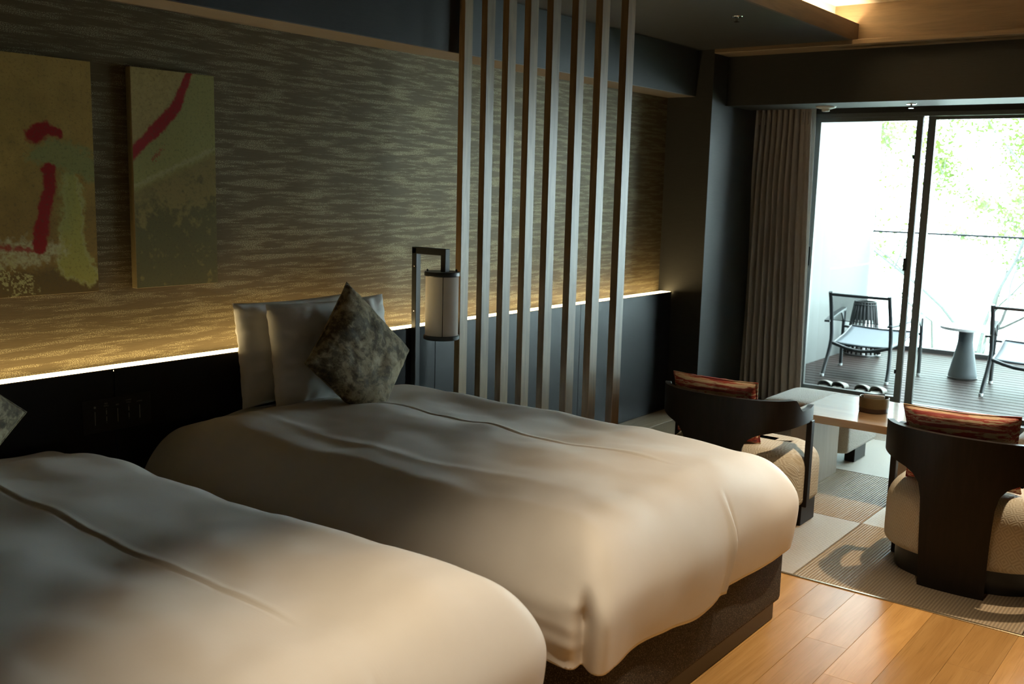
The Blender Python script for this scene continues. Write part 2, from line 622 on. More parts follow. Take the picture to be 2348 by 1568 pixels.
struct(obj('trim_11', bx(KX, EX, RY - .02, RY, ZC, 2.585), 'brown_fascia', smooth=False))       # fascia, rear side
struct(obj('trim_12', bx(KX - .18, EX, RY - .18, RY - .155, ZC + .03, 2.702), 'coffer_paint', smooth=False))
# soffit box over the bed wall
b = bx(XL - .1, CX, 3.285, WY, 2.18, ZC + .01)
struct(obj('trim_6', b, 'dark_cloth', smooth=False))
struct(obj('trim_7', bx(XL - .1, CX, 3.286, WY, 2.176, 2.1805), 'rear_wall', smooth=False))     # lighter underside
# beam over the window and the curtain pocket behind it
struct(obj('trim_8', bx(BX, 6.86, YR, CY + .02, 2.127, 2.7), 'dark_cloth', smooth=False))
struct(obj('trim_9', bx(6.86, WX, YR, CY + .02, 2.30, 2.7), 'window_dark', smooth=False))
struct(obj('baseboard_column', bx(CX - .006, CX, CY - .0, PY, 0, .05), 'dark_cloth', smooth=False))

# ------------------------------------------------------------------ window
win = struct(thing('window_1', 'x', 'x', (0, 0, 0)))
del win['label'], win['category']
WZ = 2.118
def fr(name, *a, m='window_metal', parent=win, bev=.002):
    return obj(name, bx(*a, bev, 1), m, parent, smooth=False)
fr('frame_head', 7.20, 7.36, .0, 2.87, 2.088, WZ)
fr('frame_jamb', 7.20, 7.36, 2.838, 2.87, 0, 2.088)
fr('frame_jamb', 7.20, 7.36, .0, .032, 0, 2.088)
fr('frame_sill', 7.18, 7.38, .0, 2.87, -.03, .055)
def sash(x0, ya, yb, st_a=.045, st_b=.05, zt=2.088, zb=.055, rail=.075, head=.028):
    s = thing('sash', 'x', 'x', (0, 0, 0))
    del s['label'], s['category']
    s.parent = win
    x1 = x0 + .035
    fr('stile', x0, x1, ya - st_a, ya, zb, zt, parent=s)
    fr('stile', x0, x1, yb, yb + st_b, zb, zt, parent=s)
    fr('rail', x0, x1, yb + st_b, ya - st_a, zb, zb + rail, parent=s)
    fr('rail', x0, x1, yb + st_b, ya - st_a, zt - head, zt, parent=s)
    obj('pane', bx(x0 + .014, x0 + .020, yb + st_b - .004, ya - st_a + .004, zb + rail - .004, zt - head + .004), 'glass', s, smooth=False)
    return s
s1 = sash(7.225, 2.845, 2.062, .072, .042)
s2 = sash(7.285, 2.045, .03, .052, .045, rail=.03, head=.02)
obj('pull_handle', bx(7.212, 7.226, 2.790, 2.800, 1.02, 1.16, .003, 1), 'window_dark', s1, smooth=False)
obj('latch', bx(7.208, 7.227, 2.090, 2.112, 1.03, 1.12, .004, 1), 'window_dark', s1, smooth=False)
obj('latch', bx(7.208, 7.227, 2.098, 2.110, 1.80, 1.83, .003, 1), 'window_dark', s1, smooth=False)
obj('latch', bx(7.208, 7.227, 2.098, 2.110, .30, .33, .003, 1), 'window_dark', s1, smooth=False)

# ------------------------------------------------------------------ balcony
deck = struct(obj('floor_balcony', bx(7.36, 10.46, -1.2, 3.385, -.25, -.03), 'subfloor', smooth=False))
dw, x = .118, 7.385
while x < 10.40:
    obj('deck_board', bx(x, x + dw - .012, -1.2, 3.38, -.03, 0, .004, 1), 'deck', deck, smooth=False)
    x += dw
struct(obj('wall_balcony', bx(7.36, 10.46, 3.385, 3.55, -.25, 2.62), 'balcony_wall', smooth=False))
struct(obj('ceiling_balcony', bx(7.36, 8.9, -1.2, 3.5, 2.42, 2.62), 'balcony_white', smooth=False))
rl = thing('glass_railing', 'clear glass balustrade with a thin dark handrail at the deck edge', 'railing', (10.42, 1.1, 0))
obj('base_channel', bx(-.03, .03, -2.3, 2.27, -.03, .045, .003, 1), 'window_dark', rl, smooth=False)
obj('handrail', bx(-.013, .013, -2.3, 2.27, 1.175, 1.195, .004, 1), 'outdoor_metal', rl, smooth=False)
for a, c in ((-2.28, -.60), (-.59, 1.09), (1.10, 2.26)):
    obj('pane', bx(-.006, .006, a, c, .03, 1.178), 'glass', rl, smooth=False)

struct(obj('ground', bx(10.6, 30, -14, 18, -4.6, -4.0), 'ground', smooth=False))

# ================================================================== HEADBOARD, STRIP LIGHT
hb = thing('headboard', 'long low black lacquered panel along the textured bed wall', 'headboard', (2.6, 3.43, 0))
def loc(o, root):   # shift a mesh built in world coordinates under its root
    o.data.transform(Matrix.Translation(-Vector(root.location)))
    o.parent = root
    return o
sx = [XL, .19, 1.990, 3.764, 5.092, 6.235]
for i, (a, c) in enumerate(zip(sx, sx[1:])):
    b = bx(a + .0015, c - .0015, PY, PY + .006, .012, .838, .001, 1)
    p = loc(obj('panel', b, 'headboard', smooth=False), hb)
loc(obj('core', bx(XL, 6.235, PY + .006, 3.468, 0, .832), 'window_dark', smooth=False), hb)
loc(obj('front_lip', bx(XL, 6.235, PY - .001, PY + .004, .838, .8425), 'ledge', smooth=False), hb)
loc(obj('slot_handle', bx(5.104, 5.114, PY - .0015, PY + .01, .19, .245), 'window_dark', smooth=False), hb)
ls = obj('light_strip', bx(XL, 6.235, PY + .006, 3.468, .832, .842), 'led_head', smooth=False)
tag(ls, 'glowing warm white strip light along the top of the black headboard', 'strip light')

# switch plate
sp = thing('switch_plate', 'black switch plate with thin white marks on the headboard between the beds', 'switch', (1.9975, PY, .6745))
obj('plate', bx(-.138, .138, -.003, .0, -.062, .062, .001, 1), 'plate_black', sp, smooth=False)
def textmesh(s, size, x, z, parent, name='lettering'):
    cu = bpy.data.curves.new('t', 'FONT')
    cu.body = s
    cu.size = size
    cu.align_x = 'CENTER'
    to = bpy.data.objects.new('t', cu)
    COL.objects.link(to)
    bpy.context.view_layer.update()
    me = bpy.data.meshes.new_from_object(to.evaluated_get(bpy.context.evaluated_depsgraph_get()))
    bpy.data.objects.remove(to)
    me.transform(Matrix.Translation((x, -.0036, z)) @ Matrix.Rotation(R(90), 4, 'X'))
    me.materials.clear()
    return mesh_obj(name, me, 'plate_print', parent, False)
for i, kind in enumerate('sdsds'):
    x = -.090 + i * .0452
    if kind == 's':
        obj('mark', bx(x - .0011, x + .0011, -.0042, -.003, -.033, .018), 'plate_print', sp, smooth=False)
    else:
        b = bx(x - .0011, x + .0011, -.0042, -.003, .002, .018)
        bx(x - .0011, x + .0011, -.0042, -.003, -.024, -.006, bm=b)
        bx(x - .0009, x + .0009, -.0042, -.003, .0225, .0245, bm=b)
        bx(x - .0009, x + .0009, -.0042, -.003, -.0305, -.0285, bm=b)
        obj('mark', b, 'plate_print', sp, smooth=False)
b = lathe([(.0045, 0), (.0045, .001)], 16)
for v in b.verts:
    v.co = Vector((v.co.x - .090, -.003 - v.co.z, v.co.y + .034))
obj('icon', b, 'plate_print', sp, smooth=False)
textmesh('BED', .0075, -.0448, .041, sp); textmesh('WALL', .0075, -.0448, .0325, sp)
textmesh('BED', .0075, .0004, .0300, sp)
textmesh('LIVING', .0075, .0456, .041, sp); textmesh('WALL', .0075, .0456, .0325, sp)
textmesh('LIVING', .0075, .0908, .0300, sp)

# ================================================================== BEDS
def make_bed(x0, label, first):
    """x0: left edge of base; base 1.28 wide"""
    w = 1.245
    t = thing('bed', label, 'bed', (x0 + w / 2, 2.35, 0), 0, 'beds')
    y0, y1 = 1.32 - 2.35, 3.375 - 2.35
    h = w / 2
    obj('base', bx(-h, h, y0, y1, .072, .345, .022, 3), 'bed_base', t)
    obj('plinth', bx(-h + .03, h - .015, y0 + .022, y1 - .02, 0, .078, .004, 1), 'plinth_black', t, smooth=False)
    obj('mattress', bx(-h + .02, h - .02, y0 + .03, y1 - .01, .34, .535, .05, 4), 'mattress', t)
    return t
make_bed(2.135, 'low bed on a dark heathered fabric base beside the slatted screen', True)
make_bed(.575, 'low bed beneath the paintings, away from the slatted screen', False)

def make_duvet(name, cx, label, seed):
    HW = .675                 # half width
    YF, YH = 1.285, 3.33      # foot and head
    ZT, HEM = .648, .305
    Rr = .18                  # edge roundness
    cy0 = YF
    nx, ny = 280, 230
    side = ZT - HEM
    arc = Rr * math.pi / 2
    drop = arc + (side - Rr)
    flat_x = HW - Rr
    total_x = 2 * (flat_x + drop)
    flat_y = (YH - YF) - Rr
    cut = set()
    C0 = cx * 3 + seed
    def fn(u, v):
        s = (u - .5) * total_x
        q = v * (flat_y + drop)                       # 0 at the head, growing to the foot hem
        ox, oy = max(0., abs(s) - flat_x), max(0., q - flat_y)
        sg = 1 if s >= 0 else -1
        rho = math.hypot(ox, oy)
        phi = math.atan2(oy, ox) if rho > 1e-9 else 0.
        if rho > drop * 1.001:
            cut.add((round(u * (nx - 1)), round(v * (ny - 1))))
            rho = drop
        if rho < arc:
            h_, d = Rr * math.sin(rho / Rr), Rr * (1 - math.cos(rho / Rr))
        else:
            h_, d = Rr, Rr + rho - arc
        e = 2 / 4.6
        c_, s_ = abs(math.cos(phi)) ** e, abs(math.sin(phi)) ** e
        if ox <= 0: c_, s_ = 0., 1.
        if oy <= 0: c_, s_ = 1., 0.
        if rho <= 0: c_ = s_ = 0.
        X = sg * (min(abs(s), flat_x) + h_ * c_)
        Y = YH - (min(q, flat_y) + h_ * s_)
        dep = d / side                                 # 0 on top .. 1 at the hem
        side_k = sstep(.10, .60, dep)
        top_k = 1 - side_k
        Z = ZT - d
        # loft of the filling
        lump = nz(X + C0, Y, 1.3, 2.7) * .023 + nz(X + C0, Y, 4.1, 5.5) * .011 + nz(X + C0, Y, 7.7, 11) * .003
        Z += lump * (.2 + .8 * top_k) + .018 * top_k * math.cos(X / HW * 1.4) - .012
        # sewn fold along the bed
        sf = X - .105 + .006 * math.sin(Y * 5)
        Z += top_k * (-.0035 * math.exp(-(sf / .005) ** 2) + .0025 * math.exp(-((sf - .012) / .012) ** 2)) * sstep(1.45, 1.75, Y)
        sf2 = X + .36 + .03 * math.sin(Y * 2.3 + seed) + nz(0, Y, seed, 3) * .02
        Z += top_k * .004 * math.exp(-(sf2 / .03) ** 2) * sstep(1.5, 1.9, Y)
        Z -= .045 * sstep(3.05, 3.33, Y)               # sinks to the mattress at the head
        # outward displacement of the hanging sides
        out = .020 * math.sin(min(1, dep) * math.pi) * side_k
        out += .020 * nz((X + C0) * 3.2, Y * 3.2, Z * .8 + seed) * side_k
        out += .009 * nz((X + C0) * 9, Y * 9, Z * 1.5 + seed) * sstep(.3, .9, dep)
        if oy > 0 and ox <= 0:                          # pinched pleat in the middle of the foot
            pl = X - .09 - (Z - .45) * .16
            out += side_k * (.017 * math.exp(-((pl + .013) / .016) ** 2) - .016 * math.exp(-((pl - .010) / .008) ** 2))
        if sg < 0:                                      # mitred fold at the left foot corner
            ph = math.degrees(phi) if (ox > 0 and oy > 0) else (90. if oy > 0 else 0.)
            far = 1.
            if oy <= 0:
                far = math.exp(-((flat_y - q) / .09) ** 2)
            if ox <= 0:
                far = math.exp(-((flat_x - abs(s)) / .10) ** 2)
            k = sstep(.30, .62, dep)
            out += k * (-.048 * math.exp(-((ph - 28) / 9) ** 2) + .016 * math.exp(-((ph - 56) / 16) ** 2) + .010 * math.exp(-((ph - 8) / 14) ** 2) * far)
            if ph < 34:
                out += k * .010 * nz(Z * 26 + ph * .02, seed, Y * 5) * far * math.exp(-((ph - 14) / 16) ** 2)
        L = math.hypot(c_, s_) or 1.
        X += sg * out * c_ / L
        Y -= out * s_ / L
        if dep > .8:
            Z += nz(X * 4.2 + C0, Y * 4.2, seed) * .026 * sstep(.8, 1, dep)
        return Vector((X + cx, Y, Z))
    b, g = surf(fn, nx, ny)
    fl = []
    for i in range(nx - 1):
        for j in range(ny - 1):
            if all(q in cut for q in ((i, j), (i + 1, j), (i, j + 1), (i + 1, j + 1))):
                fl += [f for f in g[i][j].link_faces if g[i + 1][j + 1] in f.verts]
    bmesh.ops.delete(b, geom=list(set(fl)), context='FACES')
    bmesh.ops.remove_doubles(b, verts=b.verts, dist=.0022)
    o = obj(name, b, 'duvet', sharp=180)
    o.data.transform(Matrix.Translation((-cx, -2.3, -.6)))
    o.location = (cx, 2.3, .6)
    so = o.modifiers.new('thickness', 'SOLIDIFY')
    so.thickness = .012
    so.offset = -1
    return tag(o, label, 'duvet', 'duvets')
make_duvet('duvet', 2.745, 'white puffy duvet on the bed beside the slatted screen', 2.0)
make_duvet('duvet', 1.185, 'white puffy duvet on the bed away from the slatted screen', 11.0)

def make_pillow(name, w, h, t, material, label, cat, seed, loc, rot, group=None, pinch=.06, lean_sag=0., pipe=None, wr=1.0, rest=None):
    n = 44
    def shell(sgn):
        def fn(u, v):
            a, c = u * 2 - 1, v * 2 - 1
            k = ((1 - abs(a) ** 2.6) * (1 - abs(c) ** 2.6))
            th = t / 2 * max(0, k) ** .42
            x = w / 2 * a * (1 - pinch * (1 - c * c) * abs(a))
            z = h / 2 * c * (1 - pinch * (1 - a * a) * abs(c))
            wrn = (nz(a * 2.1, c * 2.1, seed, 1) * .012 + nz(a * 5, c * 5, seed + 4, 1) * .006) * max(0, k) ** .5 * wr
            # gathers running in from the edges
            edge = max(abs(a), abs(c))
            gat = .006 * wr * math.sin((a if abs(c) > abs(a) else c) * 24 + seed) * nz(a * 3, c * 3, seed + 7) * sstep(.45, .85, edge) * (1 - sstep(.92, 1, edge))
            y = sgn * (th + wrn * sgn + gat)
            y += lean_sag * (c * c - .4)
            return Vector((x, y, z))
        return fn
    b, g1 = surf(shell(1), n, n)
    b, g2 = surf(shell(-1), n, n, bm=b)
    bmesh.ops.remove_doubles(b, verts=b.verts, dist=.0015)
    mw = Matrix.LocRotScale(Vector(loc), Euler(rot, 'YXZ'), None)
    def settle(p):
        # squash what would sink below the surface the pillow rests on
        if rest is None:
            return Vector(p)
        q = mw @ Vector(p)
        if q.z < rest:
            q.z = rest + (q.z - rest) * .18
        return mw.inverted() @ q
    for v_ in b.verts:
        v_.co = settle(v_.co)
    o = obj(name, b, material, sharp=75)
    o.location = loc
    o.rotation_mode = 'YXZ'
    o.rotation_euler = rot
    tag(o, label, cat, group)
    if pipe:
        pts = []
        m_ = 40
        for s_ in range(4):
            for i in range(m_):
                q = -1 + 2 * i / m_
                a, c = ((q, -1), (1, q), (-q, 1), (-1, -q))[s_]
                x = w / 2 * a * (1 - pinch * (1 - c * c) * abs(a))
                z = h / 2 * c * (1 - pinch * (1 - a * a) * abs(c))
                pts.append((x, lean_sag * (c * c - .4), z))
        pts.append(pts[0])
        obj('piping', tube([settle(p) for p in pts], .0035, 6), pipe, o)
    return o
# pillows on the bed by the screen
make_pillow('pillow', .66, .43, .15, 'pillowcase', 'white pillow standing against the headboard, behind another pillow', 'pillow', 3,
            (2.80, 3.294, .842), (R(-7), 0, R(1)), 'pillows', .05, wr=2.0)
make_pillow('pillow', .64, .43, .15, 'pillowcase', 'white pillow standing directly behind the diamond-set velvet cushion', 'pillow', 8,
            (2.845, 3.143, .846), (R(-8), 0, R(-1)), 'pillows', .05, wr=2.2)
make_pillow('cushion', .44, .44, .14, 'velvet', 'mottled olive velvet cushion standing on its corner against two white pillows', 'cushion', 5,
            (2.848, 2.975, .838), (R(-16), R(47), R(4)), 'velvet cushions', .05, pipe='velvet', rest=.648)
# pillow and cushion at the head of the other bed
make_pillow('pillow', .64, .43, .15, 'pillowcase', 'white pillow at the head of the bed away from the screen', 'pillow', 12,
            (1.12, 3.165, .852), (R(-8), 0, R(0)), 'pillows', .035)
make_pillow('cushion', .44, .44, .14, 'velvet', 'mottled olive velvet cushion with one corner in view above the bed', 'cushion', 15,
            (1.155, 2.975, .838), (R(-16), R(47), R(4)), 'velvet cushions', .05, pipe='velvet', rest=.668)

# ================================================================== SLATTED SCREEN
SXX = 3.78
ss = thing('slat_screen', 'screen of eight slim upright wooden slats between bed and sitting area', 'screen', (SXX, 2.8, 0))
for y in (3.2374, 3.0988, 2.9702, 2.8431, 2.7175, 2.5817, 2.4552, 2.3263):
    obj('slat', bx(0, .062, 0, .0355, 0, ZC + .005, .002, 1), 'slat_wood', ss, smooth=False, loc=(0, y - 2.8, 0))

# ================================================================== READING LAMP
LX, LY = 3.60, 3.3705
lp = thing('reading_lamp', 'black bracket lamp with white cylindrical shade hanging above the bed head', 'lamp', (LX, LY, .40))
zz = .40
obj('post', bx(-.017, .017, -.016, .014, .0, 1.240 - zz, .002, 1), 'lamp_metal', lp, smooth=False)
obj('arm', bx(-.017, .017, -.205, .014, 1.210 - zz, 1.243 - zz, .002, 1), 'lamp_metal', lp, smooth=False)
obj('drop_bar', bx(-.017, .017, -.205, -.175, 1.125 - zz, 1.215 - zz, .002, 1), 'lamp_metal', lp, smooth=False)
cyl = -.172
tc_ = obj('top_cap', lathe([(.083, 1.112 - zz), (.086, 1.115 - zz), (.086, 1.130 - zz), (.083, 1.134 - zz)], 48, cy=cyl), 'lamp_metal', lp)
for dx, dy in ((-.05, .05), (.045, -.05)):
    obj('finial', lathe([(.002, 1.133 - zz), (.005, 1.138 - zz), (.0055, 1.142 - zz), (.002, 1.146 - zz)], 12, cx=dx, cy=cyl + dy), 'lamp_metal', tc_)
b = lathe([(.080, .825 - zz), (.080, 1.114 - zz)], 48, cy=cyl, cap=False)
lathe([(.077, .825 - zz), (.077, 1.114 - zz)], 48, cy=cyl, cap=False, bm=b)
obj('shade', b, 'lamp_shade', lp)
obj('bottom_cap', lathe([(.083, .806 - zz), (.087, .809 - zz), (.087, .824 - zz), (.083, .828 - zz)], 48, cy=cyl), 'lamp_metal', lp)
ang = math.atan2(-(LY + cyl), -LX) + .05
obj('rod', tube([(.083 * math.cos(ang), cyl + .083 * math.sin(ang), .815 - zz), (.083 * math.cos(ang), cyl + .083 * math.sin(ang), 1.12 - zz)], .0018, 6), 'lamp_metal', lp)
obj('bulb', lathe([(.012, .93 - zz), (.03, .96 - zz), (.03, 1.0 - zz), (.014, 1.05 - zz), (.014, 1.11 - zz)], 20, cy=cyl), 'plastic_white', lp)
for z in (1.15, .93):
    b = lathe([(.004, 0), (.004, .003), (.002, .004)], 12)
    b.transform(Matrix.Translation((-.017, -.004, z - zz)) @ Matrix.Rotation(R(-90), 4, 'Y'))
    obj('screw', b, 'chrome', lp)

# ================================================================== PAINTINGS
def vnoise(shape, sc, seed, octs=3):
    """smooth numpy value noise"""
    rng = np.random.RandomState(seed)
    H_, W_ = shape
    out = np.zeros(shape)
    amp, tot = 1., 0.
    for k in range(octs):
        g = rng.rand(int(H_ * sc / 100) + 3, int(W_ * sc / 100) + 3)
        yy = np.linspace(0, g.shape[0] - 2.001, H_)
        xx = np.linspace(0, g.shape[1] - 2.001, W_)
        yi, xi = yy.astype(int), xx.astype(int)
        fy, fx = (yy - yi)[:, None], (xx - xi)[None, :]
        fy, fx = fy * fy * (3 - 2 * fy), fx * fx * (3 - 2 * fx)
        a = g[yi][:, xi]; b_ = g[yi][:, xi + 1]; c = g[yi + 1][:, xi]; d = g[yi + 1][:, xi + 1]
        out += amp * ((a * (1 - fx) + b_ * fx) * (1 - fy) + (c * (1 - fx) + d * fx) * fy)
        tot += amp
        amp *= .55
        sc *= 2.1
    return out / tot
def seg_dist(X, Y, pts):
    """distance to a polyline with per-point half widths, minus the half width"""
    best = np.full(X.shape, 9.)
    for (ax, ay, ar), (bx_, by_, br) in zip(pts, pts[1:]):
        dx, dy = bx_ - ax, by_ - ay
        t = np.clip(((X - ax) * dx + (Y - ay) * dy) / (dx * dx + dy * dy), 0, 1)
        best = np.minimum(best, np.hypot(X - ax - t * dx, Y - ay - t * dy) - (ar + (br - ar) * t))
    return best
def lay(C, mask, col):
    C[:] = C * (1 - mask[..., None]) + np.array(col) * mask[..., None]
def soft(d, w):
    return np.clip(.5 - d / w, 0, 1)
def make_painting(label, x0, x1, z0, z1, paintfn, nxx, nyy):
    w, h = x1 - x0, z1 - z0
    t = thing('painting', label, 'painting', ((x0 + x1) / 2, WY, z0), 0, 'paintings')
    obj('panel', bx(-w / 2, w / 2, -.034, .0, 0, h, .002, 1), 'canvas_edge', t, smooth=False)
    C = np.clip(paintfn(nxx, nyy, w, h) * .88, 0, .9)
    xs = np.linspace(-w / 2 + .001, w / 2 - .001, nxx)
    zs = np.linspace(h - .001, .001, nyy)
    X, Z = np.meshgrid(xs, zs)
    co = np.stack([X.ravel(), np.full(X.size, -.0345), Z.ravel()], 1)
    i = np.arange(nxx * nyy).reshape(nyy, nxx)
    fc = np.stack([i[:-1, :-1].ravel(), i[1:, :-1].ravel(), i[1:, 1:].ravel(), i[:-1, 1:].ravel()], 1)
    me = bpy.data.meshes.new('painted_surface')
    me.from_pydata(co.tolist(), [], fc.tolist())
    ca = me.color_attributes.new('paint', 'FLOAT_COLOR', 'POINT')
    ca.data.foreach_set('color', np.concatenate([C.reshape(-1, 3), np.ones((nxx * nyy, 1))], 1).astype(np.float32).ravel())
    mesh_obj('painted_surface', me, 'paint', t, False)
    return t
def paint_wide(nxx, nyy, w, h):
    # X: metres from the right edge (leftwards), Y: metres from the top
    X, Y = np.meshgrid(np.linspace(w, 0, nxx), np.linspace(0, h / .85, nyy))
    n1, n2, n3 = vnoise(X.shape, 6, 1), vnoise(X.shape, 18, 2), vnoise(X.shape, 45, 3)
    C = np.zeros(X.shape + (3,))
    C[:] = np.array((.36, .235, .055)) * (.8 + .45 * n1[..., None])
    lay(C, soft(Y - .16, .2) * .35, (.44, .30, .09))
    lay(C, np.clip((Y - .45) * 2.5, 0, .55), (.21, .125, .035))
    e = (n2 - .5) * .06 + (n3 - .5) * .012
    lay(C, soft(.86 - Y + e, .05) * .9, (.13, .085, .025))
    # yellow green column on the right
    d = seg_dist(X, Y, [(.09, .50, .035), (.085, .63, .04), (.10, .75, .045), (.085, .85, .07), (.04, .90, .045)]) + e * .7
    lay(C, soft(d, .02) * .95, (.40, .37, .085))
    lay(C, soft(np.abs(d + .006) - .004, .01) * .5, (.48, .47, .22))
    lay(C, soft(seg_dist(X, Y, [(.10, .47, .02), (.115, .70, .025)]) + e, .05) * .7, (.33, .33, .10))
    # greenish cloud
    d = seg_dist(X, Y, [(.215, .40, .03), (.15, .385, .055), (.07, .41, .055), (.01, .45, .05)]) + e
    lay(C, soft(d, .03) * .9, (.26, .27, .09))
    # splashed off-white
    d = seg_dist(X, Y, [(w, .80, .06), (.36, .80, .05), (.24, .80, .055), (.15, .78, .03)]) + e * 1.6
    lay(C, soft(d, .03) * np.clip(n3 * 2 - .25, 0, 1), (.50, .46, .25))
    d = seg_dist(X, Y, [(.36, .85, .05), (.28, .93, .04)]) + e * 2
    lay(C, soft(d, .02) * (n3 > .52), (.45, .40, .16))
    # red strokes
    red = (.29, .008, .008)
    lay(C, soft(seg_dist(X, Y, [(.215, .315, .035), (.18, .285, .03), (.135, .30, .018), (.125, .315, .012)]) + e * .5, .012), red)
    lay(C, soft(seg_dist(X, Y, [(.172, .455, .026), (.168, .53, .021), (.19, .62, .025), (.205, .70, .028), (.215, .775, .026)]) + e * .35, .008), red)
    lay(C, soft(seg_dist(X, Y, [(w, .765, .012), (.38, .765, .014), (.25, .785, .006)]) + e * .5, .012) * .85, red)
    return C
def paint_narrow(nxx, nyy, w, h):
    X, Y = np.meshgrid(np.linspace(0, 1, nxx), np.linspace(0, 1, nyy))
    n1, n2, n3 = vnoise(X.shape, 6, 21), vnoise(X.shape, 20, 22), vnoise(X.shape, 50, 23)
    e = (n2 - .5) * .06 + (n3 - .5) * .012
    C = np.zeros(X.shape + (3,))
    C[:] = np.array((.38, .29, .105)) * (.85 + .35 * n2[..., None])
    # green field under the red stroke
    up = Y - (.36 - .53 * X)              # >0 below the stroke
    lay(C, np.clip(up * 14, 0, 1) * .85, (.275, .265, .085))
    low = Y - (.545 - .19 * X) + e * .4    # >0 below the pale diagonal
    lay(C, np.clip(low * 40, 0, 1) * .9, (.255, .19, .062))
    dark = (np.clip((Y - .5) * 2.2, 0, .75) + (n1 - .5) * 1.5 + (n2 - .5) * 1.0)
    lay(C, np.clip(dark * 2.0, 0, .85) * np.clip(low * 8, 0, 1), (.115, .105, .040))
    lay(C, soft(np.abs(low + .012) - .010, .014) * (.35 + .5 * n2), (.40, .35, .17))
    red = (.29, .008, .008)
    d = seg_dist(X * w, Y * h, [(.70 * w, -.01, .013), (.52 * w, .135, .022), (.30 * w, .215, .026), (.12 * w, .275, .02), (-.02, .335, .022)]) + e * .18
    lay(C, soft(d, .008), red)
    d = seg_dist(X * w, Y * h, [(.36 * w, .29, .003), (.24 * w, .335, .008)]) + (n3 - .45) * .05
    lay(C, soft(d, .008) * .6, red)
    return C
make_painting('wide gold painting with a bent red stroke and pale splashes on the bed wall', 1.39, 1.990, 1.124, 1.951, paint_wide, 190, 270)
make_painting('narrow upright olive painting crossed by one diagonal red stroke', 2.146, 2.514, 1.124, 1.952, paint_narrow, 150, 330)

# ================================================================== CURTAINS
def fold_x(u, v, n, amp):
    return amp * math.sin(u * n * 2 * math.pi) + amp * .3 * math.sin(u * n * 4 * math.pi + 1.3 + v)
def curtain_fn(y0t, y1t, y0b, y1b, xx, zt, zb, n, at, ab):
    def fn(u, v):
        z = zt + (zb - zt) * v
        k = sstep(.04, .3, v)
        y = (y0t + (y1t - y0t) * u) * (1 - v) + (y0b + (y1b - y0b) * u) * v
        fl = 1 - sstep(.80, .88, u)
        x = xx + fold_x(u + .02 * math.sin(v * 3), v, n, at + (ab - at) * k) * (.25 + .75 * fl) + .010 * nz(u * 6, v * 3, 2)
        y += .006 * math.sin(u * n * 4 * math.pi)
        return Vector((x, y, z))
    return fn
cu = thing('curtain', 'brown pleated curtain drawn back beside the sliding window', 'curtain', (6.985, 2.95, .025))
b, g = surf(curtain_fn(3.185 - 2.95, 2.765 - 2.95, 3.20 - 2.95, 2.70 - 2.95, 0, 2.20 - .025, 0, 10, .020, .034), 240, 40)
o = obj('drape', b, 'curtain', cu, sharp=180)
so = o.modifiers.new('t', 'SOLIDIFY'); so.thickness = .003
for i in range(11):
    y = .225 - i * .040
    b = bx(-.016, .012, y - .004, y + .004, 2.03 - .025, 2.115 - .025, .003, 1)
    obj('pleat', b, 'curtain', cu)
obj('track', bx(-.015, .015, -.5, .24, 2.185 - .025, 2.20 - .025), 'window_dark', cu, smooth=False)
sh = thing('sheer_curtain', 'thin white sheer gathered at the window behind the brown curtain', 'curtain', (7.10, 2.88, .025))
b, g = surf(curtain_fn(.15, -.108, .15, -.140, 0, 2.20 - .025, 0, 9, .012, .018), 140, 20)
o = obj('drape', b, 'sheer', sh, sharp=180)

# ================================================================== ARMCHAIRS
def chair_path(a):
    """plan of the back band: a in -1..1 along the band, returns x forward, y"""
    ang = a * R(112)
    if abs(ang) <= R(90):
        c, s = math.cos(ang), math.sin(ang)
        e = 2 / 2.5
        x = .27 * (1 - c ** e if c > 0 else 1)
        y = .345 * math.copysign(abs(s) ** e, s)
        return x, y
    ex = (abs(ang) - R(90)) / R(22)
    return .27 + .10 * ex, math.copysign(.345 - .012 * ex * ex, ang)
def band_bottom(y, x):
    ay = abs(y)
    tab = [(0, 0), (.1285, 0), (.1295, .12), (.1315, .25), (.137, .36), (.150, .420), (.175, .452), (.21, .470), (.27, .484), (.345, .498)]
    for (a, za), (c, zc) in zip(tab, tab[1:]):
        if ay <= c:
            z = za + (zc - za) * (ay - a) / (c - a)
            break
    else:
        z = .498
    return z + (.012 if x > .2 else .012 * x / .2)
